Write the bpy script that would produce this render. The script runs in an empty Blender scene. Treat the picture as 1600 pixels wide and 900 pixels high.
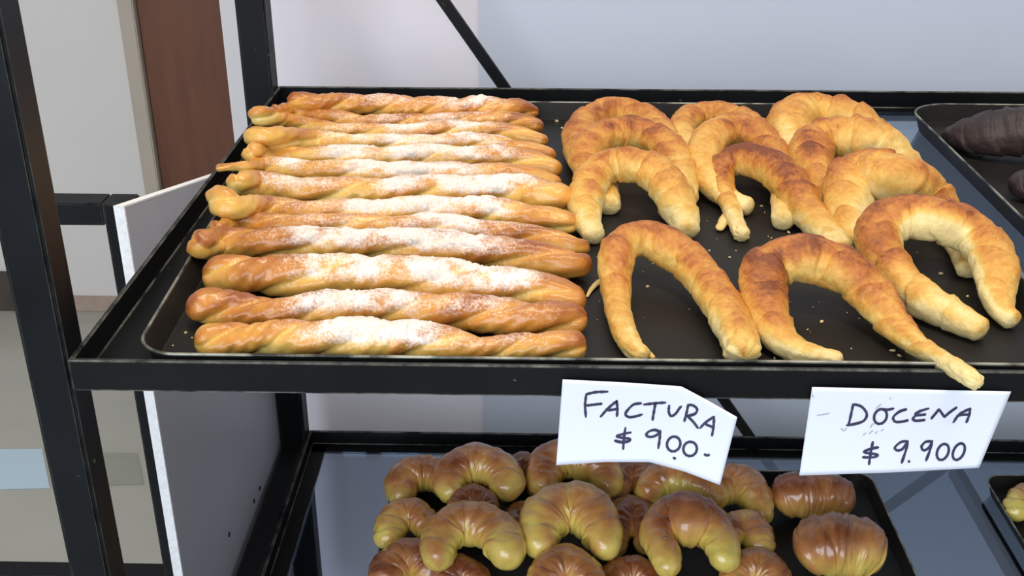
import bpy, bmesh, math, random
from mathutils import Vector, Matrix, noise

# ------------------------------------------------------------------ camera, world, lights, exposure
scene = bpy.context.scene
COL = scene.collection
F_PX = 1748.345
PITCH, YAW, ROLL = 0.449273, 0.020199, 0.002341
CAM = Vector((0.275611, -0.573920, 0.327657))
FW = Vector((-math.sin(YAW)*math.cos(PITCH), math.cos(YAW)*math.cos(PITCH), -math.sin(PITCH)))
_rt = Vector((math.cos(YAW), math.sin(YAW), 0)); _up = _rt.cross(FW)
RT = math.cos(ROLL)*_rt + math.sin(ROLL)*_up
UP = -math.sin(ROLL)*_rt + math.cos(ROLL)*_up
cam_data = bpy.data.cameras.new('camera')
cam_data.sensor_width = 36.0
cam_data.lens = F_PX/1600*36.0
cam_data.clip_start = 0.02
cam = bpy.data.objects.new('camera', cam_data); COL.objects.link(cam)
cam.matrix_world = Matrix(((RT.x, UP.x, -FW.x, CAM.x), (RT.y, UP.y, -FW.y, CAM.y), (RT.z, UP.z, -FW.z, CAM.z), (0, 0, 0, 1)))
scene.camera = cam

world = bpy.data.worlds.new('world'); scene.world = world
world.use_nodes = True
bg = world.node_tree.nodes['Background']
bg.inputs[0].default_value = (0.86, 0.91, 1.0, 1)
bg.inputs[1].default_value = 0.47

def area_light(name, loc, target, size, size_y, power, color):
    d = bpy.data.lights.new(name, 'AREA'); d.shape = 'RECTANGLE'
    d.size = size; d.size_y = size_y; d.energy = power; d.color = color
    o = bpy.data.objects.new(name, d); COL.objects.link(o)
    o.location = loc
    o.rotation_euler = (Vector(target)-Vector(loc)).to_track_quat('-Z', 'Y').to_euler()
    return o
# shop window behind the viewer's left shoulder, and the ceiling lamps above the counter
area_light('shop_window_light', (-0.55, -2.35, 0.70), (0.35, 0.3, -0.2), 2.4, 1.7, 64, (0.80, 0.89, 1.0))
area_light('ceiling_lamp_light', (0.15, 0.15, 1.7), (0.3, 0.3, 0), 1.2, 0.18, 14.5, (1.0, 0.86, 0.66))
area_light('ceiling_lamp_light', (0.95, -0.5, 1.7), (0.5, 0.2, 0), 1.2, 0.18, 10.5, (1.0, 0.86, 0.66))

scene.view_settings.view_transform = 'Standard'
scene.view_settings.look = 'None'
scene.view_settings.exposure = 0.0
scene.view_settings.gamma = 1.0
scene.view_settings.use_curve_mapping = False
scene.cycles.use_denoising = True

# ------------------------------------------------------------------ measuring: sight lines to points on a known plane
def ray(x, y):
    return RT*((x-800)/F_PX) + UP*(-(y-450)/F_PX) + FW
def on_z(x, y, z):
    d = ray(x, y); return CAM + d*((z-CAM.z)/d.z)
def on_y(x, y, Y):
    d = ray(x, y); return CAM + d*((Y-CAM.y)/d.y)
def on_x(x, y, X):
    d = ray(x, y); return CAM + d*((X-CAM.x)/d.x)
def px_size(p):
    return (p-CAM).dot(FW)/F_PX

# ------------------------------------------------------------------ materials
def srgb(r, g, b):
    f = lambda c: c/12.92 if c <= 0.04045 else ((c+0.055)/1.055)**2.4
    return (f(r/255), f(g/255), f(b/255), 1)
class NT:
    def __init__(s, name):
        s.m = bpy.data.materials.new(name); s.m.use_nodes = True
        s.t = s.m.node_tree; s.p = s.t.nodes['Principled BSDF']
    def n(s, kind, **kw):
        o = s.t.nodes.new(kind)
        for k, v in kw.items():
            if hasattr(o, k): setattr(o, k, v)
            else: o.inputs[k.replace('_', ' ')].default_value = v
        return o
    def l(s, a, b): s.t.links.new(a, b)
    def ramp(s, fac, stops):
        r = s.n('ShaderNodeValToRGB'); e = r.color_ramp.elements
        while len(e) < len(stops): e.new(0.5)
        for i, (p, c) in enumerate(stops): e[i].position = p; e[i].color = c
        s.l(fac, r.inputs[0]); return r.outputs[0]
    def noise(s, scale, detail=4, rough=0.55, coord='Object', sx=None):
        c = s.n('ShaderNodeTexCoord'); o = c.outputs[coord]
        if sx:
            mp = s.n('ShaderNodeMapping'); mp.inputs['Scale'].default_value = sx; s.l(o, mp.inputs[0]); o = mp.outputs[0]
        t = s.n('ShaderNodeTexNoise'); t.inputs['Scale'].default_value = scale
        t.inputs['Detail'].default_value = detail; t.inputs['Roughness'].default_value = rough
        s.l(o, t.inputs['Vector']); return t.outputs['Fac']
    def math(s, op, a, b=0.0, c=None):
        m = s.n('ShaderNodeMath'); m.operation = op
        for i, v in enumerate((a, b, c)):
            if v is None: continue
            if isinstance(v, (int, float)): m.inputs[i].default_value = v
            else: s.l(v, m.inputs[i])
        return m.outputs[0]
    def mix(s, fac, a, b):
        m = s.n('ShaderNodeMix'); m.data_type = 'RGBA'
        if isinstance(fac, (int, float)): m.inputs[0].default_value = fac
        else: s.l(fac, m.inputs[0])
        for i, v in ((6, a), (7, b)):
            if isinstance(v, tuple): m.inputs[i].default_value = v
            else: s.l(v, m.inputs[i])
        return m.outputs[2]
    def bump(s, h, strength, dist):
        b = s.n('ShaderNodeBump'); b.inputs['Strength'].default_value = strength; b.inputs['Distance'].default_value = dist
        s.l(h, b.inputs['Height']); s.l(b.outputs[0], s.p.inputs['Normal'])
    def set(s, **kw):
        for k, v in kw.items(): s.p.inputs[k.replace('_', ' ')].default_value = v

def steel_mat(name, base, chips=0.70, rough=0.42, wear=0.09):
    k = NT(name)
    f = k.noise(55, 6, 0.65); f2 = k.noise(9, 3)
    col = k.mix(k.ramp(f2, [(0.35, (0, 0, 0, 1)), (0.7, (1, 1, 1, 1))]), base, tuple(c*1.7 for c in base[:3])+(1,))
    chip = k.ramp(f, [(chips, (0, 0, 0, 1)), (chips+0.03, (1, 1, 1, 1))])
    bv = k.n('ShaderNodeBevel', samples=4); bv.inputs['Radius'].default_value = 0.0014
    ge = k.n('ShaderNodeNewGeometry'); vm = k.n('ShaderNodeVectorMath', operation='DOT_PRODUCT')
    k.l(bv.outputs[0], vm.inputs[0]); k.l(ge.outputs['Normal'], vm.inputs[1])
    edge = k.ramp(k.math('SUBTRACT', 1.0, vm.outputs['Value']), [(0.02, (0, 0, 0, 1)), (0.12, (1, 1, 1, 1))])
    edge = k.math('MULTIPLY', edge, k.ramp(k.noise(38, 5, 0.7), [(0.36, (0, 0, 0, 1)), (0.66, (1, 1, 1, 1))]))
    col = k.mix(edge, col, (wear, wear, wear*0.85, 1))
    k.l(k.mix(chip, col, (0.16, 0.16, 0.15, 1)), k.p.inputs['Base Color'])
    k.l(k.ramp(f2, [(0.3, (rough-.08,)*3+(1,)), (0.7, (rough+.1,)*3+(1,))]), k.p.inputs['Roughness'])
    k.bump(f, 0.12, 0.001); k.p.inputs['Specular IOR Level'].default_value = 0.16
    return k.m
M_STEEL = steel_mat('black_painted_steel', (0.0046, 0.0054, 0.0068, 1))
M_RAIL = steel_mat('worn_black_shelf_rail', (0.0046, 0.0050, 0.0056, 1), wear=0.30)
M_TRAY = steel_mat('black_baking_tray', (0.0135, 0.0125, 0.0115, 1), 0.74, 0.45)
k = NT('worn_tray_rim'); f = k.noise(40, 5)
k.l(k.ramp(f, [(0.38, (0.03, 0.03, 0.025, 1)), (0.58, (0.36, 0.35, 0.28, 1))]), k.p.inputs['Base Color']); k.set(Metallic=0.5, Roughness=0.4); M_RIM = k.m

k = NT('shelf_glass')
for nd in list(k.t.nodes):
    if nd.type == 'BSDF_PRINCIPLED': k.t.nodes.remove(nd)
tr = k.n('ShaderNodeBsdfTransparent'); tr.inputs[0].default_value = (0.60, 0.65, 0.71, 1)
gl = k.n('ShaderNodeBsdfGlossy'); gl.inputs['Roughness'].default_value = 0.04; gl.inputs[0].default_value = (0.78, 0.87, 1, 1)
lw = k.n('ShaderNodeLayerWeight')                    # Schlick reflectance from the facing angle, same on both faces
fo = k.math('ADD', 0.19, k.math('MULTIPLY', 0.81, k.math('POWER', lw.outputs['Facing'], 5.0)))
mx = k.n('ShaderNodeMixShader'); k.l(fo, mx.inputs[0]); k.l(tr.outputs[0], mx.inputs[1]); k.l(gl.outputs[0], mx.inputs[2])
k.l(mx.outputs[0], k.t.nodes['Material Output'].inputs[0]); M_GLASS = k.m

def plain(name, col, rough=0.6, var=0.06, scale=6, bump=0.0, spec=0.5, sx=None):
    k = NT(name); f = k.noise(scale, 5, 0.6, sx=sx)
    lo = tuple(c*(1-var) for c in col[:3])+(1,); hi = tuple(min(1, c*(1+var)) for c in col[:3])+(1,)
    k.l(k.ramp(f, [(0.3, lo), (0.7, hi)]), k.p.inputs['Base Color'])
    k.p.inputs['Roughness'].default_value = rough; k.p.inputs['Specular IOR Level'].default_value = spec
    if bump: k.bump(f, bump, 0.002)
    return k.m
M_WALL_A = plain('white_gloss_panel', srgb(226, 221, 229), 0.35, 0.02, 2)
M_WALL_B = plain('pale_blue_grey_panel', srgb(196, 203, 217), 0.5, 0.02, 2)
M_WALL_FAR = plain('off_white_plaster', srgb(226, 221, 216), 0.8, 0.03, 3, 0.1)
M_BEIGE = plain('beige_paint', srgb(188, 176, 160), 0.6, 0.04, 5)
M_WHITE = plain('white_trim_paint', srgb(244, 240, 240), 0.5, 0.02, 5)
M_DOOR = plain('brown_wood', srgb(112, 68, 46), 0.42, 0.18, 5, 0.1, sx=(6, 6, 0.7))
M_FLOOR = plain('pale_floor', srgb(172, 171, 160), 0.22, 0.07, 3)
M_BASE = plain('dark_brown_base', srgb(78, 68, 60), 0.7, 0.25, 12)
M_STAIN = plain('stained_pale_base', srgb(178, 158, 142), 0.7, 0.2, 14)
M_BOARD = plain('grey_white_melamine', srgb(192, 191, 198), 0.4, 0.05, 4)
M_FOAM = plain('rough_white_edge', srgb(250, 250, 250), 0.9, 0.12, 220, 0.6)
M_HOLE = plain('dark_hole', (0.01, 0.01, 0.01, 1), 0.8)
M_PAPER = plain('white_note_paper', srgb(232, 236, 250), 0.7, 0.015, 14, 0.05)
M_INK = plain('dark_marker_ink', srgb(56, 52, 82), 0.5, 0.35, 60)
M_SMUDGE = plain('grey_smudge', srgb(165, 165, 185), 0.7, 0.1, 60)
M_BLUE_SHEET = plain('pale_blue_sheet', srgb(190, 212, 226), 0.6, 0.02, 8)
M_GREEN_SHEET = plain('grey_green_sheet', srgb(150, 152, 138), 0.6, 0.05, 8)

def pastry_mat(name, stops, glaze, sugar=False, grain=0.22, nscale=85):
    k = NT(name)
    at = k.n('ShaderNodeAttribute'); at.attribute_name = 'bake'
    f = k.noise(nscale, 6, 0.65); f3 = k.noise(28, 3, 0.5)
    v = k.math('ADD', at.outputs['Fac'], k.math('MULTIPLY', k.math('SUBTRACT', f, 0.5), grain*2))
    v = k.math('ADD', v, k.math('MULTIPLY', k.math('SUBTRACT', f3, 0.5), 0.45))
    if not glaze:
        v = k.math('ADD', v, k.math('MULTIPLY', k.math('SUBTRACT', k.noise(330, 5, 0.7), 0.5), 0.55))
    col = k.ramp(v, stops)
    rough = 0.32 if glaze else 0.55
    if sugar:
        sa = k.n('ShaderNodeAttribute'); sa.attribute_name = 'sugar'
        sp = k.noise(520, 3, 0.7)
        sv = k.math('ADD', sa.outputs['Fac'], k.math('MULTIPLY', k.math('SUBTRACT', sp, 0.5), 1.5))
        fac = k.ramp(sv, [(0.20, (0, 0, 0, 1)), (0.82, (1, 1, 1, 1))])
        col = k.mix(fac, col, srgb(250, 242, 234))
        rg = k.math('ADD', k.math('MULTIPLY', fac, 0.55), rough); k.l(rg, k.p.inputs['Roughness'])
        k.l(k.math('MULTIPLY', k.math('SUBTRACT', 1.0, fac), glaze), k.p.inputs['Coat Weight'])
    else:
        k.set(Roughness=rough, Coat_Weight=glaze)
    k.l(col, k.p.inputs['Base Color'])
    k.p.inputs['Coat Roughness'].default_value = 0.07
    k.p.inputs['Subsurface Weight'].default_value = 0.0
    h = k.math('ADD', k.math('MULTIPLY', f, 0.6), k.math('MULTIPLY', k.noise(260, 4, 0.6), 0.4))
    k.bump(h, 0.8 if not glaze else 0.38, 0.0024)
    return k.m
M_STICK = pastry_mat('glazed_twist_crust', [(0.05, srgb(246, 216, 128)), (0.38, srgb(233, 183, 88)), (0.68, srgb(211, 141, 58)), (1.0, srgb(152, 80, 30))], 0.32, True, 0.16)
M_CROISS = pastry_mat('golden_croissant_crust', [(0.0, srgb(240, 216, 150)), (0.24, srgb(231, 189, 100)), (0.50, srgb(217, 157, 70)), (0.78, srgb(184, 109, 44)), (1.0, srgb(124, 62, 26))], 0.0, False, 0.3)
M_MEDIA = pastry_mat('glazed_crescent_crust', [(0.05, srgb(236, 210, 104)), (0.30, srgb(226, 182, 92)), (0.60, srgb(198, 132, 74)), (1.0, srgb(130, 68, 36))], 0.8, False, 0.12, 60)
M_CHOC = pastry_mat('dark_chocolate_crust', [(0.0, srgb(84, 66, 60)), (0.5, srgb(58, 44, 42)), (1.0, srgb(34, 26, 27))], 0.0, False, 0.2)
k = NT('powdered_sugar'); f = k.noise(420, 4, 0.7)
k.l(k.ramp(f, [(0.2, srgb(226, 206, 186)), (0.6, srgb(246, 238, 230))]), k.p.inputs['Base Color']); k.set(Roughness=0.95); k.bump(f, 0.7, 0.0012); M_SUGAR = k.m
M_CRUMB = plain('pale_crumb', srgb(226, 205, 150), 0.8, 0.2, 90)

# ------------------------------------------------------------------ object helpers
def link(name, me, mat=None, parent=None, smooth=False):
    o = bpy.data.objects.new(name, me); COL.objects.link(o)
    if mat: me.materials.append(mat)
    if parent: o.parent = parent
    if smooth:
        for p in me.polygons: p.use_smooth = True
    return o
def tag(o, label=None, cat=None, group=None, kind=None):
    if label: o['label'] = label
    if cat: o['category'] = cat
    if group: o['group'] = group
    if kind: o['kind'] = kind
    return o
def thing(name, label, cat, loc=(0, 0, 0), group=None):
    o = bpy.data.objects.new(name, None); COL.objects.link(o); o.empty_display_size = 0.05
    o.location = loc
    return tag(o, label, cat, group)
def box_me(name, a, b, bev=0.0):
    bm = bmesh.new(); bmesh.ops.create_cube(bm, size=1)
    a = Vector(a); b = Vector(b)
    for v in bm.verts:
        v.co = Vector(((a[i]+b[i])/2 + v.co[i]*(b[i]-a[i])) for i in range(3))
    if bev: bmesh.ops.bevel(bm, geom=bm.edges[:], offset=bev, segments=2, affect='EDGES')
    me = bpy.data.meshes.new(name); bm.to_mesh(me); bm.free(); return me
def box(name, a, b, mat, parent=None, bev=0.0, off=None):
    a = Vector(a); b = Vector(b)
    if parent is not None:
        a = a-parent.location; b = b-parent.location
    return link(name, box_me(name, a, b, bev), mat, parent)
def grid_mesh(name, verts, faces):
    me = bpy.data.meshes.new(name); me.from_pydata(verts, [], faces); me.update(); return me
def profile_bar(name, p0, p1, prof, nrm_a, nrm_b, mat, parent):
    """extrude a closed 2-d profile (in axes nrm_a, nrm_b) from p0 to p1"""
    off = parent.location
    n = len(prof); vs = []
    for p in (p0, p1):
        for (a, b) in prof: vs.append(Vector(p)+Vector(nrm_a)*a+Vector(nrm_b)*b-off)
    fs = [(i, (i+1) % n, n+(i+1) % n, n+i) for i in range(n)]+[tuple(range(n-1, -1, -1)), tuple(range(n, 2*n))]
    me = grid_mesh(name, vs, fs)
    bm = bmesh.new(); bm.from_mesh(me); bmesh.ops.recalc_face_normals(bm, faces=bm.faces[:])
    bmesh.ops.bevel(bm, geom=bm.edges[:], offset=0.0006, segments=2, affect='EDGES'); bm.to_mesh(me); bm.free()
    return link(name, me, mat, parent)

# ------------------------------------------------------------------ the setting
FLOOR_Z = -1.0
YF = 2.02
XR = 1.45                                           # right end of the rack, outside the frame
tag(box('floor', (-2.2, -3.0, FLOOR_Z-0.05), (2.4, 2.4, FLOOR_Z), M_FLOOR), kind='structure')
tag(box('wall_rear', (-0.055, 0.75, FLOOR_Z), (0.2093, 0.80, 1.3), M_WALL_A), kind='structure')
tag(box('wall_rear_right', (0.2093, 0.745, FLOOR_Z), (2.2, 0.80, 1.3), M_WALL_B), kind='structure')
tag(box('wall_far', (-2.2, YF, FLOOR_Z), (-0.685, YF+0.1, 1.3), M_WALL_FAR), kind='structure')
tag(box('wall_far_right', (-0.40, YF, FLOOR_Z), (1.2, YF+0.1, 1.3), M_WALL_FAR), kind='structure')
tag(box('trim_1', (-0.685, YF-0.02, FLOOR_Z), (-0.648, YF+0.1, 1.3), M_BEIGE, bev=0.003), kind='structure')
d = tag(box('door_1', (-0.645, YF, FLOOR_Z), (-0.447, YF+0.05, 1.3), M_DOOR, bev=0.002), kind='structure')
tag(box('trim_2', (-0.447, YF-0.025, FLOOR_Z), (-0.375, YF+0.1, 1.3), M_WHITE, bev=0.003), kind='structure')
xb = on_y(44, 470, YF).x
tag(box('baseboard_far', (xb, YF-0.010, FLOOR_Z), (-0.685, YF, FLOOR_Z+0.042), M_STAIN, bev=0.002), kind='structure')
tag(box('baseboard_far_dark', (-2.2, YF-0.014, FLOOR_Z), (xb, YF, FLOOR_Z+0.11), M_BASE, bev=0.002), kind='structure')

# ------------------------------------------------------------------ the rack
H = 0.438
rack = thing('display_rack', 'tall black steel display rack with two shelves of pastry trays', 'rack', (0, 0, FLOOR_Z))
ZT = 0.75
box('post', (-0.026, 0.0, FLOOR_Z), (0.0, 0.026, ZT), M_STEEL, rack, 0.002)
box('post', (-0.031, 0.572, FLOOR_Z), (0.0, 0.600, ZT), M_STEEL, rack, 0.002)
box('post', (XR, 0.0, FLOOR_Z), (XR+0.026, 0.026, ZT), M_STEEL, rack, 0.002)
box('post', (XR, 0.572, FLOOR_Z), (XR+0.03, 0.600, ZT), M_STEEL, rack, 0.002)
def shelf_frame(z):
    L = [(0, 0), (0, -0.021), (0.022, -0.021), (0.022, -0.018), (0.003, -0.018), (0.003, 0)]
    D = 0.6
    profile_bar('shelf_front_rail', (0, 0, z), (XR, 0, z), L, (0, 1, 0), (0, 0, 1), M_RAIL, rack)
    profile_bar('shelf_rear_rail', (0, D, z), (XR, D, z), L, (0, -1, 0), (0, 0, 1), M_RAIL, rack)
    W_ = 0.046 if z == 0 else 0.022
    LL = [(a, b) if a < 0.02 else (W_, b) for a, b in L]
    profile_bar('shelf_side_rail', (0, 0.003, z), (0, D-0.003, z), LL, (1, 0, 0), (0, 0, 1), M_RAIL, rack)
    profile_bar('shelf_side_rail', (XR, 0.003, z), (XR, D-0.003, z), L, (-1, 0, 0), (0, 0, 1), M_RAIL, rack)
shelf_frame(0.0); shelf_frame(-H)
box('side_tube', (-0.027, 0.026, -H-0.026), (0.0, 0.572, -H-0.001), M_STEEL, rack, 0.002)
bm = bmesh.new(); bmesh.ops.create_icosphere(bm, subdivisions=3, radius=0.006)
for v in bm.verts:
    v.co *= 1+0.45*noise.noise(v.co*420); v.co = Vector((0.0075+v.co.x*1.3, 0.0075+v.co.y, 1.0-0.0145+v.co.z*0.8))
me = bpy.data.meshes.new('weld_bead'); bm.to_mesh(me); bm.free()
link('weld_bead', me, M_STEEL, rack, True)
# support bar under the lower glass
pb = on_z(1497, 745, -H-0.022); pb2 = on_z(1512, 745, -H-0.022)
box('glass_support_bar', (pb.x, 0.022, -H-0.040), (pb2.x, 0.578, -H-0.0205), M_STEEL, rack, 0.001)
# cross braces of flat bar behind the shelves
def brace(a, b, w, Y):
    a = Vector(a); b = Vector(b); dr = (b-a).normalized(); nr = Vector((-dr.z, 0, dr.x))
    profile_bar('cross_brace', a, b, [(-w, -0.002), (w, -0.002), (w, 0.002), (-w, 0.002)], nr, (0, 1, 0), M_STEEL, rack)
b0 = on_y(692, 0, 0.66); b1 = on_y(1132, 626, 0.66)
dd = (b1-b0)/(b1.z-b0.z)
brace(b0+dd*(ZT-b0.z-0.1), b0+dd*(-0.62-b0.z), 0.0065, 0.66)
c0 = on_y(1470, 733, 0.652); c1 = on_y(1392, 789, 0.652); dc = (c1-c0).normalized()
brace(c0-dc*0.03, c0+dc*0.6, 0.008, 0.652)

# glass shelves resting on the angle-iron frames
for z, lab in ((0.0, 'dark glass pane of the upper shelf under the trays'), (-H, 'glass pane of the lower shelf reflecting the pale wall')):
    gx = 0.0462 if z == 0 else 0.0222
    tag(box('glass_shelf', (gx, 0.0222, z-0.0208), (XR-0.0222, 0.5778, z-0.0164), M_GLASS, bev=0.0005), lab, 'glass shelf', 'glass shelf panes')
ZG = -0.0162

# white board on the outside of the rack
board = thing('side_board', 'thin white melamine board with rough edge standing outside the rack', 'board', (-0.034, 0.4, FLOOR_Z))
yF, yB = 0.2028, 0.69
zt0, zt1 = 0.0163, 0.0163-0.26*(yB-yF)
def board_part(name, x0, x1, y0, y1, m):
    t = lambda y: 0.0163-0.26*(y-yF)
    vs = [(x, y, z) for x in (x0, x1) for (y, z) in ((y0, FLOOR_Z), (y1, FLOOR_Z), (y1, t(y1)), (y0, t(y0)))]
    vs = [Vector(v)-board.location for v in vs]
    return link(name, grid_mesh(name, vs, [(3, 2, 1, 0), (4, 5, 6, 7), (0, 1, 5, 4), (1, 2, 6, 5), (2, 3, 7, 6), (3, 0, 4, 7)]), m, board)
board_part('panel', -0.0395, -0.0318, yF+0.0025, yB, M_BOARD)
e = board_part('front_edge', -0.0397, -0.0316, yF, yF+0.0025, M_FOAM); e['label'] = 'rough white foam-like cut edge'
vs = [Vector(v)-board.location for v in ((-0.0397, yF, 0.0163), (-0.0316, yF, 0.0163), (-0.0316, yB, zt1), (-0.0397, yB, zt1),
      (-0.0397, yF, 0.0178), (-0.0316, yF, 0.0178), (-0.0316, yB, zt1+0.0015), (-0.0397, yB, zt1+0.0015))]
link('top_edge', grid_mesh('top_edge', vs, [(0, 1, 2, 3), (7, 6, 5, 4), (0, 4, 5, 1), (1, 5, 6, 2), (2, 6, 7, 3), (3, 7, 4, 0)]), M_FOAM, board)
hole_me = None
for (x, y) in ((437, 712), (406, 763), (397, 783), (358, 835)):
    p = on_x(x, y, -0.0316)
    if hole_me is None:
        bm = bmesh.new(); bmesh.ops.create_cone(bm, cap_ends=True, segments=12, radius1=0.0028, radius2=0.0028, depth=0.001)
        bmesh.ops.rotate(bm, verts=bm.verts, cent=(0, 0, 0), matrix=Matrix.Rotation(math.pi/2, 3, 'Y'))
        hole_me = bpy.data.meshes.new('screw_hole'); bm.to_mesh(hole_me); bm.free(); hole_me.materials.append(M_HOLE)
    o = bpy.data.objects.new('screw_hole', hole_me); COL.objects.link(o); o.parent = board; o.location = p-board.location

# second black steel frame standing beyond the rack on the left
fr_ = thing('steel_table_frame', 'low black square-tube frame standing beyond the rack on the left', 'frame', (-0.25, 0.36, FLOOR_Z))
box('leg', (-0.1145, 0.362, FLOOR_Z), (-0.0880, 0.388, -0.0435), M_STEEL, fr_, 0.0015)
box('leg', (-0.62, 0.362, FLOOR_Z), (-0.594, 0.388, -0.0435), M_STEEL, fr_, 0.0015)
box('top_bar', (-0.594, 0.362, -0.0655), (-0.1145, 0.388, -0.0435), M_STEEL, fr_, 0.0015)
box('lower_bar', (-0.594, 0.362, -0.500), (-0.1145, 0.388, -0.474), M_STEEL, fr_, 0.0015)

# thin coloured sheets laid flat on the floor beyond
def floor_sheet(name, pts, m, lab, cat):
    c = [on_z(x, y, FLOOR_Z+0.0) for x, y in pts]
    vs = [v+Vector((0, 0, 0.0005)) for v in c]+[v+Vector((0, 0, 0.003)) for v in c]
    return tag(link(name, grid_mesh(name, vs, [(0, 1, 2, 3), (7, 6, 5, 4)]+[(i, 4+i, 4+(i+1) % 4, (i+1) % 4) for i in range(4)]), m), lab, cat)
floor_sheet('blue_floor_sheet', ((-40, 704), (66, 703), (78, 763), (-32, 766)), M_BLUE_SHEET, 'thin flat pale blue sheet on the floor beside the front post', 'paper')  # flat pale blue four-cornered patch just above the floor
floor_sheet('green_floor_sheet', ((95, 711), (214, 710), (224, 757), (108, 760)), M_GREEN_SHEET, 'thin flat grey-green sheet on the floor behind the front post', 'mat')  # second flat patch, grey-green, to the right of the blue one

# ------------------------------------------------------------------ baking trays
def rrect(x0, x1, y0, y1, r, n=8):
    pts = []
    for cx, cy, a0 in ((x1-r, y0+r, -90), (x1-r, y1-r, 0), (x0+r, y1-r, 90), (x0+r, y0+r, 180)):
        for i in range(n+1):
            a = math.radians(a0+90*i/n); pts.append((cx+r*math.cos(a), cy+r*math.sin(a)))
    return pts
def make_tray(label, x0, x1, y0, y1, zbase, ztop, r=0.022, wob=0.0006, lean=0.0):
    cx = (x0+x1)/2
    sk = lambda x, y: x-lean*max(0, (cx-x)/(cx-x0))*(y-y0)
    t = thing('baking_tray', label, 'tray', ((x0+x1)/2, (y0+y1)/2, zbase), 'black baking trays')
    off = t.location
    th = 0.0012; sl = 0.006
    loops = [(0+sl, zbase, r), (0, ztop, r), (th, ztop, r), (sl+th, zbase+th, r)]
    vs = []; n = None
    for ins, z, rr in loops:
        lp = rrect(x0+ins, x1-ins, y0+ins, y1-ins, max(rr-ins, 0.004)); n = len(lp)
        for x, y in lp: vs.append(Vector((sk(x, y), y, z+(wob*noise.noise(Vector((x*14, y*14, 3))) if z > zbase+0.005 else 0)))-off)
    fs = []
    for q in range(3):
        for i in range(n):
            j = (i+1) % n; fs.append((q*n+i, q*n+j, (q+1)*n+j, (q+1)*n+i))
    fs.append(tuple(range(n-1, -1, -1))); fs.append(tuple(range(3*n, 4*n)))
    pan = link('pan', grid_mesh('pan', vs, fs), M_TRAY, t)
    # rolled rim
    lp = rrect(x0, x1, y0, y1, r, 10); n = len(lp); vs = []; fs = []; S = 6; rr = 0.0011
    for i, (x, y) in enumerate(lp):
        a = Vector(lp[i-1]); b = Vector(lp[(i+1) % n]); tn = (b-a).normalized(); nx = Vector((tn.y, -tn.x))
        z = ztop+wob*noise.noise(Vector((x*14, y*14, 3)))
        for s in range(S):
            an = 2*math.pi*s/S
            vs.append(Vector((sk(x, y)+nx.x*rr*math.cos(an), y+nx.y*rr*math.cos(an), z+rr*math.sin(an)))-off)
    for i in range(n):
        j = (i+1) % n
        for s in range(S): fs.append((i*S+s, j*S+s, j*S+(s+1) % S, i*S+(s+1) % S))
    link('rim', grid_mesh('rim', vs, fs), M_RIM, t, True)
    return t
make_tray('wide black baking tray holding pastry sticks and pale croissants', 0.0365, 0.612, 0.008, 0.5435, ZG, 0.0005, 0.025, lean=0.034)
make_tray('black tray of dark chocolate croissants on the upper shelf', 0.654, 1.22, 0.012, 0.545, ZG, 0.0015, 0.04)
zl = -H
a = on_z(619, 729, zl); b = on_z(1359, 741, zl)
lt = (a.x, b.x, 0.06, a.y)
make_tray('black tray on the lower shelf heaped with glazed brown crescents', lt[0], lt[1], lt[2], lt[3], zl+ZG, zl+0.001, 0.02)
c = on_z(1538, 747, zl)
make_tray('black tray at the right of the lower shelf with one yellow crescent', c.x, c.x+0.5, 0.06, c.y+0.005, zl+ZG, zl+0.001, 0.02)
Z1 = ZG+0.0012                # upper tray inner floor
Z2 = -H+ZG+0.0012             # lower tray inner floor

# ------------------------------------------------------------------ pastries: swept, floor-resting bodies
def catmull(P, n):
    """P list of (Vector, r); resampled to n+1 samples evenly by arc length"""
    Q = [P[0]]+P+[P[-1]]
    dense = []
    for i in range(1, len(Q)-2):
        for s in range(24):
            t = s/24
            def cr(a, b, c, d): return 0.5*((2*b)+(c-a)*t+(2*a-5*b+4*c-d)*t*t+(3*b-a-3*c+d)*t**3)
            dense.append((cr(Q[i-1][0], Q[i][0], Q[i+1][0], Q[i+2][0]), cr(Q[i-1][1], Q[i][1], Q[i+1][1], Q[i+2][1])))
    dense.append(P[-1])
    L = [0]
    for i in range(1, len(dense)): L.append(L[-1]+(dense[i][0]-dense[i-1][0]).length)
    out = []; j = 0
    for s in range(n+1):
        d = L[-1]*s/n
        while j < len(L)-2 and L[j+1] < d: j += 1
        t = (d-L[j])/max(1e-9, L[j+1]-L[j]); t = min(1, max(0, t))
        out.append((dense[j][0].lerp(dense[j+1][0], t), dense[j][1]*(1-t)+dense[j+1][1]*t))
    return out, L[-1]
def smooth(a, b, x):
    t = min(1, max(0, (x-a)/(b-a))); return t*t*(3-2*t)

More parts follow.
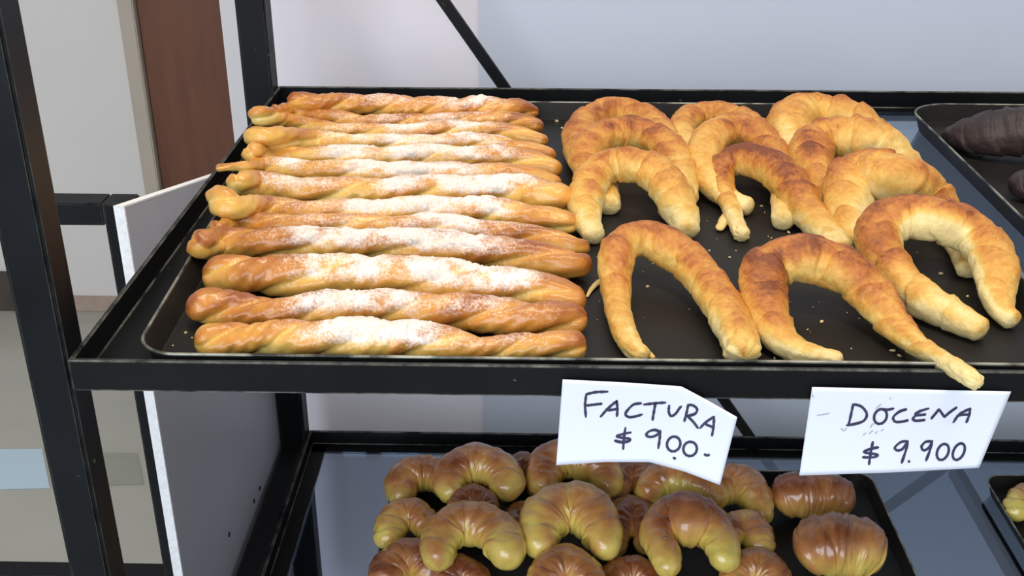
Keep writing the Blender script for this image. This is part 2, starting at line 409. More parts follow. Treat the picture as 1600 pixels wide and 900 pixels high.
def sweep(name, P, n, m, shape, zfloor, mat, endround=1.0, squash=0.92, attrs=None):
    S, L = catmull(P, n)
    c0 = sum((p for p, r in S), Vector())/len(S); org = Vector((c0.x, c0.y, zfloor))
    vs = []; info = []
    for i, (p, r) in enumerate(S):
        t = (S[min(i+1, n)][0]-S[max(i-1, 0)][0]).normalized()
        sd = t.cross(Vector((0, 0, 1)))
        if sd.length < 1e-4: sd = Vector((1, 0, 0))
        sd.normalize(); up = sd.cross(t).normalized()
        u = i/n; d0 = u*L; d1 = (1-u)*L
        e = 1.0
        for d, rr in ((d0, S[0][1]), (d1, S[-1][1])):
            R = rr*endround
            if d < R: e = min(e, math.sqrt(max(0, 1-(1-d/R)**2)))
        e = max(e, 0.04)
        for k_ in range(m):
            a = 2*math.pi*k_/m
            f = shape(u, a, p, L)
            rad = r*e*f
            v = p+sd*(math.cos(a)*rad)+up*(math.sin(a)*rad*squash)
            if v.z < zfloor+0.0004: v.z = zfloor+0.0004+0.0002*math.cos(a)
            vs.append(v-org); info.append((u, a, p, v, f))
    fs = []
    for i in range(n):
        for k_ in range(m):
            q = (k_+1) % m
            fs.append((i*m+k_, (i+1)*m+k_, (i+1)*m+q, i*m+q))
    fs.append(tuple(range(m))); fs.append(tuple(n*m+k_ for k_ in range(m-1, -1, -1)))
    me = grid_mesh(name, vs, fs)
    o = link(name, me, mat, None, True); o.location = org
    for an, fn in (attrs or {}).items():
        at = me.attributes.new(an, 'FLOAT', 'POINT')
        at.data.foreach_set('value', [float(fn(*w)) for w in info])
    return o, info, vs, fs, org

def trace(pts, zfloor, rest=0.92, sc=1.0):
    """pts: (x, y, half width in px, lift in metres) -> path of (centre, radius) above the tray floor"""
    P = []
    for x, y, hw, lift in pts:
        hw *= sc
        p = on_z(x, y, zfloor+0.01); r = hw*px_size(p)
        p = on_z(x, y, zfloor+r*rest+lift); r = hw*px_size(p)
        P.append((p, r))
    return P

# ---- twisted pastry sticks with powdered sugar
STK = [
 # label, points (x, y, hw), twists, bake offset, sugar windows [(u0,u1,strength)]
 ('frontmost twisted pastry stick, pinched near its right end, against the tray front rim', [(303,536,23),(350,531,23),(420,530,24),(520,530,27),(620,532,27),(700,538,23),(760,545,17),(820,542,19),(870,540,21),(917,543,20)], 2.6, -0.02, [(0.30,0.62,1.0)]),
 ('browned twisted pastry stick, second from the front rim, with a blunt square left end', [(290,480,26),(330,480,25),(400,487,21),(470,486,23),(560,480,26),(640,485,26),(720,488,25),(800,495,24),(870,498,22),(918,500,19)], 2.4, 0.16, [(0.26,0.58,0.85),(0.72,0.82,0.55)]),
 ('pastry stick third from the front rim, two long sugar patches on top', [(318,428,24),(370,430,26),(450,431,27),(550,430,29),(650,437,30),(740,445,29),(820,452,26),(880,465,22),(916,474,15)], 1.7, 0.05, [(0.24,0.50,0.95),(0.54,0.86,1.0)]),
 ('pastry stick fourth from the front rim, with a rounded brown left tip', [(309,381,18),(340,380,20),(420,380,21),(520,381,21),(620,384,22),(720,390,23),(820,402,22),(890,412,20),(921,414,14)], 2.0, 0.10, [(0.30,0.80,1.0)]),
 ('pastry stick fifth from the front rim, tucked behind a brown-tipped stick', [(338,356,10),(365,353,15),(430,352,17),(520,354,17),(620,356,18),(720,360,19),(820,372,19),(890,385,17),(919,389,11)], 2.2, 0.05, [(0.25,0.40,0.5),(0.55,0.80,1.0)]),
 ('pastry stick sixth from the front rim, with a yellow knobbly left end', [(337,308,16),(360,320,19),(420,328,17),(500,333,18),(580,333,19),(660,331,20),(750,332,20),(830,340,19),(880,348,16),(898,351,10)], 2.6, -0.06, [(0.42,0.84,0.95)]),
 ('pastry stick seventh from the front rim, pale with a wide right end', [(368,284,15),(400,290,19),(470,298,20),(560,301,20),(650,299,21),(740,298,22),(820,303,24),(870,311,22),(892,318,14)], 2.2, -0.05, [(0.12,0.36,0.6),(0.46,0.90,0.85)]),
 ('pastry stick eighth from the front rim, with a thin pale tail sticking out left', [(337,263,5),(360,261,5),(385,260,8),(410,263,15),(480,268,17),(560,272,17),(650,274,18),(740,275,19),(830,282,18),(878,290,13)], 2.3, -0.02, [(0.20,0.34,0.7),(0.42,0.78,1.0)]),
 ('pastry stick ninth from the front rim, yellow at its blunt left end', [(391,238,13),(420,243,15),(490,246,15),(570,247,16),(660,246,17),(750,247,17),(830,257,17),(878,268,12)], 2.0, -0.06, [(0.28,0.85,0.9)]),
 ('pastry stick tenth from the front rim, yellow, with a faint sugar veil', [(391,211,13),(420,215,15),(490,221,15),(570,225,14),(660,226,14),(750,226,15),(820,236,14),(868,248,10)], 1.9, -0.08, [(0.36,0.86,0.7)]),
 ('pastry stick eleventh from the front rim, with a crumpled left tip leaning on the frame', [(394,182,10),(412,181,12),(450,190,12),(510,203,12),(580,208,12),(660,207,14),(740,205,14),(810,212,13),(856,222,9)], 2.4, -0.03, [(0.48,0.84,0.75)]),
 ('pastry stick twelfth from the front rim, lying close to the rearmost stick', [(430,171,8),(455,175,11),(510,184,12),(560,193,13),(640,192,12),(720,190,13),(790,189,13),(849,199,10)], 2.6, 0.06, [(0.40,0.80,0.45)]),
 ('rearmost twisted pastry stick, browned, touching the tray back rim', [(450,158,10),(480,160,13),(550,163,14),(620,166,15),(690,169,15),(760,169,15),(810,170,13),(842,177,6)], 2.6, 0.14, [(0.30,0.44,0.55),(0.64,0.80,0.95)]),
]
for si, (lab, pts, tw, bo, sug) in enumerate(STK):
    lift = 0.0015 if si > 2 else 0.0
    P = trace([(x, y, hw, lift if si < 12 else 0.007+0.008*max(0, (560-x)/110)) for x, y, hw in pts], Z1, 0.95, 1.2)
    for i_, (p, r) in enumerate(P):                     # ends that lie over the tray's side rim are carried by it
        over = (0.0365-0.034*(p.y-0.008)+0.009)-(p.x-r*0.3)
        if over > 0 and si < 12:
            x, y, hw = pts[i_]; need = 0.003+r-(Z1+r*0.95+lift)
            p2 = on_z(x, y, p.z+need*min(1, over/0.008)); P[i_] = (p2, r)
    sv = Vector((si*7.31, si*3.7, 0))
    def shape(u, a, p, L, tw=tw, sv=sv, ph=si*1.3):
        w = a*1.0-tw*2*math.pi*u+ph+0.7*noise.noise(Vector((u*5, 0, 0))+sv)
        g = abs(math.sin(w))                      # two strands
        g = 1-0.36*(1-g)**1.9
        lay = 0.03*math.sin(7*w+3*math.sin(u*20))
        nz = 0.10*noise.noise(Vector((u*9, math.cos(a)*0.9, math.sin(a)*0.9))+sv)+0.045*noise.noise(Vector((u*38, math.cos(a)*2.2, math.sin(a)*2.2))+sv)
        q_ = p+Vector((0, math.cos(a), math.sin(a)))*0.011
        nz += 0.035*noise.noise(q_*150)+0.02*noise.noise(q_*360)
        return (1.08*g+lay)*(1+nz)
    def bake(u, a, p, v, f, tw=tw, sv=sv, bo=bo, ph=si*1.3):
        w = a-tw*2*math.pi*u+ph+0.7*noise.noise(Vector((u*5, 0, 0))+sv)
        b_ = 0.40+bo+0.22*math.sin(a)+(f-0.95)*1.1
        b_ += 0.20*noise.noise(Vector((u*7, math.cos(w)*0.8, math.sin(w)*0.8))+sv)
        b_ += 0.10*math.sin(2*w+1.0)
        b_ += 0.25*(smooth(0.05, 0, u)+smooth(0.95, 1, u))*(1 if bo > 0 else 0.4)
        return b_
    def sugar(u, a, p, v, f, sug=sug, sv=sv):
        s = 0
        for u0, u1, st in sug:
            s = max(s, st*smooth(u0-0.07, u0+0.07, u)*smooth(u1+0.07, u1-0.07, u))
        s = max(s, 0.36*smooth(0.10, 0.35, u)*smooth(0.98, 0.8, u))
        up = smooth(-0.05, 0.75, math.sin(a)+0.12*noise.noise(Vector((u*30, a, 0))+sv))
        nz = 0.75+0.75*noise.noise(Vector((u*11, a*0.9, 5))+sv)+0.35*noise.noise(Vector((u*40, a*2.2, 9))+sv)
        return max(0, min(1.1, s*up*nz))
    o, info, vs, fs, org = sweep('pastry_stick', P, 360, 40, shape, Z1, M_STICK, 0.9, 0.95, {'bake': bake, 'sugar': sugar})
    tag(o, lab, 'pastry', 'sugar-dusted twisted pastry sticks')
    # powdered sugar lying on top as a thin ragged layer
    val = [sugar(*w) for w in info]
    keep = [q for q in fs if len(q) == 4 and sum(val[i] for i in q)/4 + 0.22*noise.noise(vs[q[0]]*420)+0.16*noise.noise(vs[q[0]]*1100) > 0.70]
    left = {i: q for i, q in enumerate(keep)}; byv = {}
    for i, q in left.items():
        for v_ in q: byv.setdefault(v_, []).append(i)
    seen = set()
    for i0 in left:
        if i0 in seen: continue
        comp = []; stack = [i0]; seen.add(i0)
        while stack:
            i = stack.pop(); comp.append(left[i])
            for v_ in left[i]:
                for j in byv[v_]:
                    if j not in seen: seen.add(j); stack.append(j)
        if len(comp) < 60: continue
        idx = {}; nv = []; nf = []; cnt = {}
        for q in comp:
            for i in q: cnt[i] = cnt.get(i, 0)+1
        for q in comp:
            for i in q:
                if i not in idx:
                    u, a, p, v, f = info[i]
                    dr = (v-p).normalized()
                    h = 0.0003+0.0010*smooth(0.6, 1.05, val[i])+0.0004*noise.noise(v*700)
                    if cnt[i] < 4: h = -0.0001
                    idx[i] = len(nv); nv.append(vs[i]+dr*h)
            nf.append(tuple(idx[i] for i in q))
        link('sugar_dusting', grid_mesh('sugar_dusting', nv, nf), M_SUGAR, o, True)

# ---- croissants
def croissant(name, label, pts, zf, mat, group, bo=0.0, sc=1.0, ends=(0.35, 0.35), pale=0.6, ridges=10, amp=0.17, seed=0, rest=0.92, squash=0.92, cat='croissant', endround=0.8, flake=0.0, n=220, m=44, topb=0.30, fineamp=1.0, inner=0.12):
    P = trace(pts, zf, rest, sc); sv = Vector((seed*5.17, seed*2.3, seed*1.1))
    def shape(u, a, p, L):
        c = abs(u-0.5)*2
        ph = c*ridges*0.5+0.22*math.cos(a+seed)+0.25*noise.noise(Vector((u*4, math.cos(a), math.sin(a)))+sv)
        s = ph-math.floor(ph)
        st = (1-s)**0.6 if s > 0.07 else (s/0.07)       # layer edges step down towards the tips
        mid = smooth(1.0, 0.72, c)
        nz = 0.11*noise.noise(Vector((u*5, math.cos(a)*0.8, math.sin(a)*0.8))+sv)+0.05*noise.noise(Vector((u*22, math.cos(a)*2, math.sin(a)*2))+sv)
        fl = flake*smooth(0.7, 1, c)*noise.noise(Vector((u*50, math.cos(a)*3, math.sin(a)*3))+sv)
        fine = 0.016*fineamp*math.sin(u*ridges*13+2.2*noise.noise(Vector((u*8, math.cos(a)*1.4, math.sin(a)*1.4))+sv)+1.2*math.cos(a))*mid*smooth(-0.4, 0.5, math.sin(a))
        q_ = p+Vector((math.cos(a)*0.7, math.cos(a)*0.7, math.sin(a)))*0.014
        nz += 0.05*noise.noise(q_*95)+0.034*noise.noise(q_*230)+0.016*noise.noise(q_*520)
        return (1+amp*(st-0.5)*mid)*(1+nz+fl+fine)
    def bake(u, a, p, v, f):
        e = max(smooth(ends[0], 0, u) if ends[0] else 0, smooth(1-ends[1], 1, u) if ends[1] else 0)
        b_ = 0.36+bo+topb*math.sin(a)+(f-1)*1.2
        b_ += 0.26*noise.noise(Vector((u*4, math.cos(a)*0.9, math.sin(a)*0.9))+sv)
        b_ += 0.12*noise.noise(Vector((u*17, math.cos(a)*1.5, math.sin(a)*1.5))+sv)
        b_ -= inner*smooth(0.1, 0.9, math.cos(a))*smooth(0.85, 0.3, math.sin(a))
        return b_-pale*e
    o, *_ = sweep(name, P, n, m, shape, zf, mat, endround, squash, {'bake': bake})
    return tag(o, label, cat, group)

GU = 'pale stretched croissants on the upper tray'
def up_c(label, pts, seed, **kw):
    kw['sc'] = kw.get('sc', 1.0)*1.09; kw.setdefault('endround', 0.6)
    pts = [(x, y, hw*(1.25 if i in (0, len(pts)-1) else 1), l) for i, (x, y, hw, l) in enumerate(pts)]
    return croissant('croissant', label, pts, Z1, M_CROISS, GU, seed=seed, **kw)
up_c('rearmost croissant of the left row, arched against the tray back rim', [(946,318,9,0),(930,285,15,0),(910,245,20,0.002),(905,212,21,0.004),(922,187,20,0.006),(957,176,21,0.006),(997,181,20,0.006),(1028,203,19,0.004),(1048,235,18,0.002),(1058,275,14,0)], 1, bo=0.06, sc=1.12)
up_c('second croissant from the back of the left row, nested under the arch in front', [(953,325,11,0),(944,290,16,0),(918,262,20,0.006),(916,236,22,0.012),(938,216,22,0.016),(975,208,23,0.016),(1015,215,23,0.014),(1045,238,23,0.010),(1062,270,21,0.004),(1068,312,15,0)], 2, bo=0.12, sc=1.14)
up_c('third croissant of the left row, with a thick white left leg', [(930,372,12,0),(918,345,19,0),(916,315,24,0.002),(925,283,25,0.008),(945,262,25,0.014),(980,256,25,0.018),(1015,265,26,0.016),(1042,290,27,0.010),(1058,320,26,0.004),(1070,345,21,0.001),(1076,366,12,0)], 3, bo=0.05, ends=(0.42, 0.30), pale=0.62, sc=1.06)
c_front_left = up_c('front croissant of the left row, wide arch with long legs reaching the front rim', [(1010,560,10,0),(990,545,15,0),(974,515,17,0),(965,480,18,0),(962,445,22,0.003),(962,412,26,0.010),(972,384,26,0.016),(1000,371,25,0.018),(1035,381,28,0.014),(1070,403,28,0.010),(1100,437,27,0.005),(1130,480,28,0.001),(1150,520,27,0),(1163,560,20,0)], 4, bo=0.16, ends=(0.36, 0.34), pale=0.55, n=240, amp=0.09, flake=0.2, sc=1.04)
up_c('rearmost croissant of the middle row, pale and mostly covered', [(1088,262,12,0),(1072,232,16,0.002),(1064,204,17,0.004),(1080,184,18,0.006),(1118,180,18,0.006),(1158,191,19,0.006),(1188,212,19,0.004),(1207,242,17,0.002),(1218,270,13,0)], 5, bo=0.02, sc=1.15)
up_c('second croissant of the middle row, its pale leg tip poking inside the next arch', [(1176,324,11,0),(1150,316,14,0),(1120,296,17,0.001),(1102,266,20,0.006),(1100,236,22,0.012),(1117,211,23,0.015),(1150,204,22,0.015),(1184,214,22,0.013),(1208,240,21,0.008),(1222,280,19,0.002),(1226,320,17,0),(1222,348,12,0)], 6, bo=0.05, n=240, sc=1.12)
c_dark = up_c('dark-browned croissant third in the middle row, left leg torn into flakes', [(1160,370,9,0),(1150,348,12,0),(1140,318,14,0.001),(1128,288,17,0.005),(1128,264,20,0.010),(1150,250,23,0.014),(1182,253,25,0.015),(1214,268,27,0.013),(1240,295,26,0.008),(1262,330,23,0.004),(1288,362,21,0.002),(1318,398,16,0)], 7, bo=0.26, ends=(0.42, 0.38), pale=0.85, amp=0.12, ridges=12, n=240, flake=0.25, sc=1.05)
up_c('large front croissant of the middle row, thin tail hanging over the front rim', [(1318,564,11,0.0005),(1288,560,16,0),(1250,551,20,0),(1218,528,25,0),(1200,492,30,0.002),(1190,452,34,0.006),(1200,420,34,0.012),(1235,405,36,0.016),(1280,407,37,0.016),(1322,425,36,0.013),(1355,452,33,0.008),(1382,487,28,0.004),(1410,520,21,0.003),(1445,547,16,0.006),(1490,573,15,0.0115),(1530,600,11,0.0135)], 8, bo=0.20, ends=(0.30, 0.40), pale=0.75, n=240, flake=0.2)
up_c('rearmost croissant of the right row, with a big round left lobe', [(1262,262,14,0),(1240,232,23,0.003),(1234,204,28,0.006),(1246,181,28,0.008),(1275,177,26,0.008),(1310,183,27,0.008),(1342,196,26,0.006),(1364,215,22,0.003),(1376,245,16,0)], 9, bo=0.04, sc=1.15)
up_c('second croissant from the back of the right row, yellow folded lobe at left', [(1312,352,11,0),(1298,322,16,0),(1280,288,23,0.003),(1267,255,27,0.008),(1272,226,27,0.013),(1305,216,28,0.016),(1345,219,30,0.016),(1382,234,29,0.012),(1405,260,25,0.006),(1415,290,16,0)], 10, bo=0.02, sc=1.15)
up_c('third croissant of the right row, thick brown left leg beside a yellow one', [(1345,385,12,0),(1332,355,23,0.001),(1326,320,30,0.005),(1328,285,32,0.012),(1350,271,32,0.017),(1390,277,35,0.018),(1430,288,33,0.014),(1460,310,27,0.008),(1482,345,19,0.002),(1500,390,15,0),(1512,425,11,0)], 11, bo=0.07, n=240, sc=1.12, inner=0.3)
up_c('front croissant at the tray right rim, white underside and two pale legs', [(1540,520,14,0),(1510,504,21,0),(1465,480,26,0),(1420,452,27,0.002),(1388,415,30,0.004),(1372,380,32,0.010),(1385,350,32,0.018),(1420,338,31,0.022),(1465,343,33,0.022),(1508,358,32,0.018),(1540,385,31,0.012),(1555,420,30,0.008),(1558,455,24,0.004),(1566,485,17,0.002),(1588,505,12,0)], 12, bo=0.02, ends=(0.42, 0.36), pale=0.5, n=240, topb=0.42, sc=1.05, inner=0.55)
def dough_flake(parent, pts, seed):
    P = trace(pts, Z1, 0.9); sv = Vector((seed, seed*2, 0))
    o, *_ = sweep('dough_flake', P, 40, 14, lambda u, a, p, L: 1+0.25*noise.noise(Vector((u*6, math.cos(a), math.sin(a)))+sv), Z1, M_CROISS, 0.9, 0.6, {'bake': lambda u, a, p, v, f: 0.02+0.08*f})
    o.parent = parent; o.location = o.location-parent.location; o['label'] = 'pale torn strand of dough'
dough_flake(c_front_left, [(946,436,6,0),(934,442,5,0),(924,452,4,0),(917,464,2,0)], 1)
dough_flake(c_front_left, [(1000,548,7,0),(1012,552,6,0),(1022,560,4,0)], 2)
dough_flake(c_dark, [(1142,330,9,0),(1133,343,9,0),(1127,352,8,0),(1124,360,5,0)], 3)
dough_flake(c_dark, [(1150,350,8,0),(1160,362,8,0),(1168,371,5,0)], 4)
GC = 'dark chocolate croissants'
croissant('chocolate_croissant', 'large dark chocolate croissant at the back of the right-hand tray', [(1482,212,12,0),(1505,212,26,0),(1545,208,36,0.002),(1600,203,42,0.004),(1660,208,40,0.004),(1710,230,32,0.002),(1740,270,22,0)], Z1, M_CHOC, GC, seed=21, ends=(0, 0), bo=0.1, amp=0.10)
croissant('chocolate_croissant', 'dark chocolate croissant cut by the right edge, in front of the larger one', [(1578,300,14,0),(1600,290,26,0),(1645,285,34,0.002),(1700,292,36,0.002),(1750,320,28,0),(1770,360,18,0)], Z1, M_CHOC, GC, seed=22, ends=(0, 0), bo=0.1, amp=0.10)

# ---- glazed crescents on the lower shelf
GL = 'glazed crescents heaped on the lower tray'
def lo_c(label, pts, seed, lift=0.0, bo=0.0, **kw):
    cx_ = sum(p[0] for p in pts)/len(pts); cy_ = sum(p[1] for p in pts)/len(pts); sh = kw.pop('shrink', 0.94)
    pts = [(cx_+(x-cx_)*sh, cy_+(y-cy_)*sh, hw, l) for x, y, hw, l in pts]
    kw.setdefault('sc', 1.34); kw.setdefault('fineamp', 0.12); bo -= 0.16
    kw.setdefault('ridges', 6); kw.setdefault('amp', 0.075); kw.setdefault('ends', (0.22, 0.22)); kw.setdefault('pale', 0.25)
    return croissant('crescent_roll', label, [(x, y, hw, l+lift) for x, y, hw, l in pts], Z2, M_MEDIA, GL, bo=bo, seed=seed, cat='pastry', n=120, m=34, squash=0.95, endround=0.9, topb=0.42, **kw)
# bottom layer
lo_c('crescent at the back left corner of the heap, glossy gold-brown', [(634,790,14,0),(624,764,19,0),(634,745,22,0),(662,738,22,0),(692,746,20,0),(706,772,16,0)], 31, 0.004, 0.12)
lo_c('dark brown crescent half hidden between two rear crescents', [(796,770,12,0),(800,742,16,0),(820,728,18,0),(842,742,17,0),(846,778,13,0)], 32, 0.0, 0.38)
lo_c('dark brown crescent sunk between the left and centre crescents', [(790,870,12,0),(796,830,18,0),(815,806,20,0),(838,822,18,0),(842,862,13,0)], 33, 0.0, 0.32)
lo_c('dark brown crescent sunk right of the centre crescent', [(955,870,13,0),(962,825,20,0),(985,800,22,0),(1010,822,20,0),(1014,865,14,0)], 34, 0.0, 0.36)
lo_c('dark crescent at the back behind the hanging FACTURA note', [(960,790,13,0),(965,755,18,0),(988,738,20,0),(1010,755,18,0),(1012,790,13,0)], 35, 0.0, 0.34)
lo_c('small brown crescent showing through the arch of a yellow one', [(690,930,14,0),(694,906,18,0),(716,892,20,0),(742,904,19,0),(750,930,14,0)], 36, 0.004, 0.36)
lo_c('brown crescent at the bottom left of the heap', [(598,925,16,0),(604,892,22,0),(632,872,24,0),(664,880,23,0),(680,915,16,0)], 37, 0.008, 0.30)
lo_c('orange-brown crescent below the centre, cut by the lower edge', [(946,935,14,0),(956,905,19,0),(985,893,20,0),(1012,905,19,0),(1022,935,14,0)], 38, 0.006, 0.26)
lo_c('crescent with a yellow leg at the left rim of the lower tray', [(604,856,15,0),(606,828,19,0),(622,808,21,0),(650,806,20,0),(672,826,17,0),(676,850,13,0)], 39, 0.012, 0.12, ends=(0.4, 0.2), pale=0.4)
lo_c('crescent at the right of the heap, glossy with a yellow foot', [(1140,850,15,0),(1146,826,19,0),(1168,822,20,0),(1186,842,19,0),(1193,872,15,0)], 40, 0.012, 0.08, ends=(0.2, 0.4))
lo_c('crescent at the bottom right of the heap, brown and cut off', [(1140,925,14,0),(1150,895,19,0),(1180,884,22,0),(1208,898,21,0),(1222,930,15,0)], 41, 0.006, 0.24)
lo_c('crescent at the back right of the heap, orange with a yellow leg', [(1128,785,15,0),(1134,760,20,0),(1152,751,22,0),(1175,769,22,0),(1190,800,16,0),(1194,820,11,0)], 42, 0.010, 0.10, ends=(0.2, 0.42), pale=0.4)
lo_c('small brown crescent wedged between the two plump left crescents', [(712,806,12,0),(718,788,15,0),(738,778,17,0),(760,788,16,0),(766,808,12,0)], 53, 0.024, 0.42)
# top layer
lo_c('plump crescent on top at the back left, legs pointing at the viewer', [(708,785,12,0),(700,760,18,0),(708,736,23,0),(740,723,25,0),(772,729,25,0),(793,752,21,0),(794,780,16,0)], 43, 0.026, 0.10, ends=(0.2, 0.3), pale=0.35)
lo_c('crescent directly below the FACTURA note at its left corner', [(848,775,14,0),(846,745,20,0),(860,722,24,0),(895,714,25,0),(930,724,25,0),(950,748,20,0),(953,775,15,0)], 44, 0.022, 0.14)
lo_c('wide crescent below the right corner of the FACTURA note, yellow belly', [(1012,786,13,0),(1014,764,19,0),(1035,750,23,0),(1068,750,25,0),(1098,760,24,0),(1118,778,18,0),(1122,796,12,0)], 45, 0.020, 0.06, inner=0.5)
lo_c('open yellow crescent on top at the left, wide arch over a dark gap', [(684,893,14,0),(683,866,21,0),(690,834,25,0),(716,816,27,0),(750,818,27,0),(780,833,26,0),(793,862,25,0),(784,890,17,0)], 46, 0.030, 0.04, ends=(0.36, 0.36), pale=0.4)
lo_c('round centre crescent on top, legs curled together under a shiny back', [(858,872,15,0),(842,846,23,0),(846,812,29,0),(874,791,31,0),(910,793,31,0),(936,818,28,0),(944,850,23,0),(930,870,15,0)], 47, 0.030, 0.04, ends=(0.36, 0.36), pale=0.42)
lo_c('dark-capped crescent on top at the right with splayed yellow legs', [(1050,900,13,0),(1038,868,20,0),(1026,836,23,0),(1044,812,28,0),(1078,812,34,0),(1112,828,26,0),(1130,858,22,0),(1132,890,16,0)], 48, 0.030, 0.30, ends=(0.36, 0.40), pale=0.75, shrink=1.0, sc=1.25)
lo_c('crescent at the bottom centre in front of the round one', [(838,930,15,0),(848,900,21,0),(874,882,24,0),(906,888,23,0),(928,912,19,0),(934,940,14,0)], 49, 0.022, 0.16)
# two rolls at the tray right
lo_c('brown roll at the rear right of the lower tray, below the DOCENA note', [(1208,782,20,0),(1232,775,33,0),(1270,772,36,0),(1306,776,34,0),(1332,786,22,0)], 50, 0.004, 0.30, ends=(0, 0), shrink=1.0, sc=1.05)
lo_c('plump tan roll at the front right of the lower tray, standing apart', [(1246,866,26,0),(1272,856,44,0),(1308,852,49,0),(1346,857,45,0),(1372,868,28,0)], 51, 0.004, 0.20, ends=(0, 0), amp=0.08, shrink=1.0, sc=1.05)
croissant('crescent_roll', 'yellow crescent in the lower right tray, cut by the right edge', [(1592,812,15,0),(1590,790,22,0),(1620,775,26,0),(1660,785,26,0),(1680,815,18,0)], Z2, M_MEDIA, GL, bo=-0.05, seed=52, cat='pastry', n=120, m=34)

# ------------------------------------------------------------------ handwritten price notes
def note(label, corners_fn, strokes, origin, scale, ydepth, smudges=()):
    """paper as a curved sheet in front of the shelf rail, writing as marker strokes on it"""
    outline = corners_fn
    c0 = on_y(sum(p[0] for p in outline)/len(outline), sum(p[1] for p in outline)/len(outline), ydepth(*outline[0]))
    root = thing('price_note', label, 'note', c0, 'handwritten price notes')
    # grid clipped to the outline by row spans
    top, bot = outline_top(outline), outline_bottom(outline)
    NU, NV = 40, 20
    vs = []; fs = []
    for side in (0, 1):
        for j in range(NV+1):
            for i in range(NU+1):
                x, y = quad(outline, i/NU, j/NV)
                p = on_y(x, y, ydepth(x, y)); p.y += 0.00025*side
                vs.append(p-c0)
    W = NU+1; N0 = W*(NV+1)
    for j in range(NV):
        for i in range(NU):
            q = (j*W+i, j*W+i+1, (j+1)*W+i+1, (j+1)*W+i)
            fs.append(q[::-1]); fs.append(tuple(N0+k_ for k_ in q))
    for i in range(NU):
        fs.append((i, i+1, N0+i+1, N0+i)); b_ = NV*W+i; fs.append((b_+1, b_, N0+b_, N0+b_+1))
    for j in range(NV):
        b_ = j*W; fs.append((b_+W, b_, N0+b_, N0+b_+W)); b_ = j*W+NU; fs.append((b_, b_+W, N0+b_+W, N0+b_))
    link('paper', grid_mesh('paper', vs, fs), M_PAPER, root, True)
    def ink(name, strokes, hw, mat):
        vs = []; fs = []
        for st in strokes:
            pts = [(origin[0]+x/scale, origin[1]+y/scale) for x, y in st]
            P = [(Vector((x, y, 0)), 1.0) for x, y in pts]
            S, L = catmull(P, max(4, 6*(len(pts)-1))); S = [s[0] for s in S]
            b0 = len(vs); K = len(S)
            for i, s in enumerate(S):
                t = (S[min(i+1, K-1)]-S[max(i-1, 0)]); t = t.normalized() if t.length > 1e-6 else Vector((1, 0, 0))
                if i == 0: s = s-t*hw*0.7
                if i == K-1: s = s+t*hw*0.7
                w = hw*(1+0.15*math.sin(i*1.7+s.x))*(0.6 if i in (0, K-1) else 1)
                nn = Vector((-t.y, t.x, 0))*w
                for q in (s+nn, s-nn):
                    p = on_y(q.x, q.y, ydepth(q.x, q.y)); p.y -= 0.00022
                    vs.append(p-c0)
            for i in range(K-1):
                fs.append((b0+2*i, b0+2*i+1, b0+2*i+3, b0+2*i+2))
        o = link(name, grid_mesh(name, vs, fs), mat, root); o['label'] = 'dark hand-drawn marker strokes' if mat == M_INK else 'faint grey smudges'
    ink('lettering', strokes, 2.1, M_INK)
    if smudges: ink('smudge', smudges, 0.8, M_SMUDGE)
    return root
def outline_top(o): return o
def outline_bottom(o): return o
def poly_at(pl, t):
    L = [0]
    for i in range(1, len(pl)): L.append(L[-1]+math.dist(pl[i], pl[i-1]))
    d = t*L[-1]
    for i in range(1, len(pl)):
        if d <= L[i] or i == len(pl)-1:
            q = (d-L[i-1])/(L[i]-L[i-1]); return (pl[i-1][0]+(pl[i][0]-pl[i-1][0])*q, pl[i-1][1]+(pl[i][1]-pl[i-1][1])*q)
def quad(o, u, v):
    a = poly_at(o.top, u); b = poly_at(o.bot, u)
    return (a[0]+(b[0]-a[0])*v, a[1]+(b[1]-a[1])*v)
class Outline(list):
    pass
def mk_outline(top, bot):
    o = Outline(list(top)+list(bot)[::-1]); o.top = top; o.bot = bot; return o
def ell(cx, cy, rx, ry, tilt=0.0, n=14):
    out = []
    for i in range(n+2):
        a = -1.9+2*math.pi*i/n
        x, y = rx*math.cos(a), ry*math.sin(a); c, s = math.cos(tilt), math.sin(tilt)
        out.append((cx+x*c-y*s, cy+x*s+y*c))
    return out
S1 = [
 [(280,390),(275,310),(283,240)], [(283,240),(340,226),(425,222)], [(285,315),(340,308),(385,303)],
 [(380,388),(430,332),(487,285)], [(487,285),(491,340),(488,385)], [(420,348),(490,338)],
 [(650,300),(600,308),(560,345),(545,375),(570,392),(610,388),(655,375)],
 [(670,308),(740,300),(812,295)], [(745,305),(735,360),(727,410)],
 [(838,315),(835,355),(850,385),(880,370),(905,335),(918,322)],
 [(965,310),(955,360),(940,418)], [(965,310),(1000,315),(1025,340),(1010,370),(960,385)], [(960,385),(1000,425),(1030,465)],
 [(1045,465),(1085,425),(1138,390)], [(1138,390),(1135,450),(1125,515)], [(1075,435),(1105,450),(1135,460)],
 [(580,495),(530,505),(485,520),(520,530),(575,538),(565,553),(520,560),(475,550)], [(545,465),(535,530),(530,605)],
 [(775,490),(740,478),(700,490),(685,515),(715,525),(755,512),(778,485)], [(778,485),(774,540),(765,600)],
 ell(868, 572, 44, 50, 0.35), ell(978, 605, 45, 48, 0.3), [(1075,642),(1090,648),(1105,645)], [(868,665),(878,670)]]
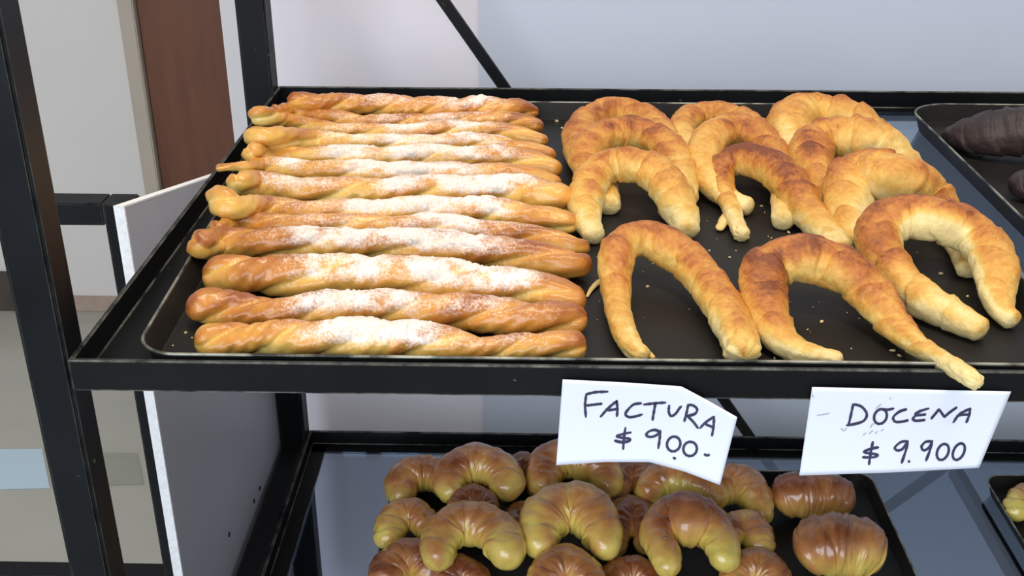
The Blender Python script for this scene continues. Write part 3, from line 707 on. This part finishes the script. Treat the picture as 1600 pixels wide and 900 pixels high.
S2 = [
 [(475,220),(460,290),(445,355)], [(475,216),(530,232),(565,280),(545,325),(490,345),(435,355)],
 ell(655, 297, 40, 50, 0.45), [(675,250),(705,252),(740,245)],
 [(825,250),(780,265),(740,300),(750,330),(790,332),(835,322)],
 [(970,245),(915,262),(882,288),(950,284)], [(885,290),(868,315),(890,325),(945,320)],
 [(990,310),(1015,280),(1040,250)], [(1040,250),(1058,275),(1075,300)], [(1075,300),(1110,270),(1155,238)],
 [(1135,335),(1175,282),(1245,245)], [(1245,245),(1238,290),(1220,335)], [(1165,290),(1200,285),(1240,285)],
 [(640,500),(590,510),(545,530),(590,540),(640,550),(610,565),(540,565)], [(605,465),(590,540),(580,610)],
 [(830,460),(790,465),(750,500),(765,520),(800,510),(835,460)], [(835,460),(822,520),(795,600)], [(840,592),(845,593)],
 [(985,460),(950,465),(925,495),(940,520),(975,500),(995,458)], [(995,458),(980,520),(955,585)],
 ell(1065, 530, 36, 55, 0.40), ell(1170, 528, 34, 58, 0.45)]
SM2 = [[(395,375),(415,390),(432,372)], [(590,370),(600,350),(612,345)], [(580,410),(605,390)], [(620,410),(635,395)], [(660,392),(675,382)], [(540,420),(560,405)],
       [(240,290),(290,282),(320,275)], [(205,155),(215,170)], [(625,245),(660,215)], [(715,180),(725,178)]]
o1 = mk_outline([(879,593),(980,598),(1065,604),(1108,627),(1152,652)], [(869,727),(945,722),(1015,722),(1070,737),(1125,758)])
o2 = mk_outline([(1269,605),(1580,612)], [(1249,743),(1400,738),(1530,731)])
def y1(x, y):
    t = max(0, (x-1040)/110); s = max(0, (y-640)/110)
    return -0.0042-0.010*t*t*0.8-0.004*s*s
def y2(x, y):
    s = max(0, (y-640)/100); return -0.0042-0.003*s*s-0.0008*math.sin(x*0.02)
note('white note reading FACTURA $ 900, its right corner curling forward', o1, S1, (850, 560), 4.286, y1)
note('white note reading DOCENA $ 9.900 hanging from the upper shelf', o2, S2, (1220, 580), 4.21, y2, SM2)

# ------------------------------------------------------------------ crumbs and flakes scattered on the trays
random.seed(5)
vs = []; fs = []
def flake_at(x, y, z, s):
    b0 = len(vs); a0 = random.random()*6.28; el = random.uniform(0.35, 1)
    for ring, zz in ((1.0, 0), (0.7, random.uniform(0.25, 0.6))):
        for i in range(5):
            a = a0+i*1.2566; r = s*ring*random.uniform(0.7, 1.2)
            px_, py_ = math.cos(a)*r, math.sin(a)*r*el
            vs.append((x+px_*math.cos(a0)-py_*math.sin(a0), y+px_*math.sin(a0)+py_*math.cos(a0), z+zz*s))
    for i in range(5): fs.append((b0+i, b0+(i+1) % 5, b0+5+(i+1) % 5, b0+5+i))
    fs.append(tuple(b0+5+i for i in range(5)))
for (x, y, s) in ((1012,448,5),(1108,392,5),(1140,402,4),(935,443,4),(1232,363,6),(1205,372,4),(1284,503,6),(1270,480,3),(1262,515,3),(1235,472,3),(1395,548,8),(1405,556,6),(1470,428,6),(1512,463,4),(1585,478,5),(1095,485,2),(1077,483,2),(870,190,6),(878,200,4),(1130,345,7),(1122,352,5),(340,440,3),(290,520,5),(300,528,3),(270,540,3),(540,548,4),(1005,425,2),(1020,412,2),(860,178,3),(1190,505,3),(1210,560,5),(1330,545,3),(1150,392,3),(1190,322,4),(1195,332,3)):
    p = on_z(x, y, Z1+0.0003); flake_at(p.x, p.y, p.z, s*px_size(p)*0.7)
for i in range(70):
    x = random.uniform(930, 1560); y = random.uniform(300, 560)
    p = on_z(x, y, Z1+0.0003)
    if 0.05 < p.x < 0.60 and 0.02 < p.y < 0.5: flake_at(p.x, p.y, p.z, random.uniform(0.0003, 0.0009))
tag(link('pastry_crumbs', grid_mesh('pastry_crumbs', vs, fs), M_CRUMB), 'pale crumbs and flakes scattered over the black upper tray', 'crumbs', kind='stuff')
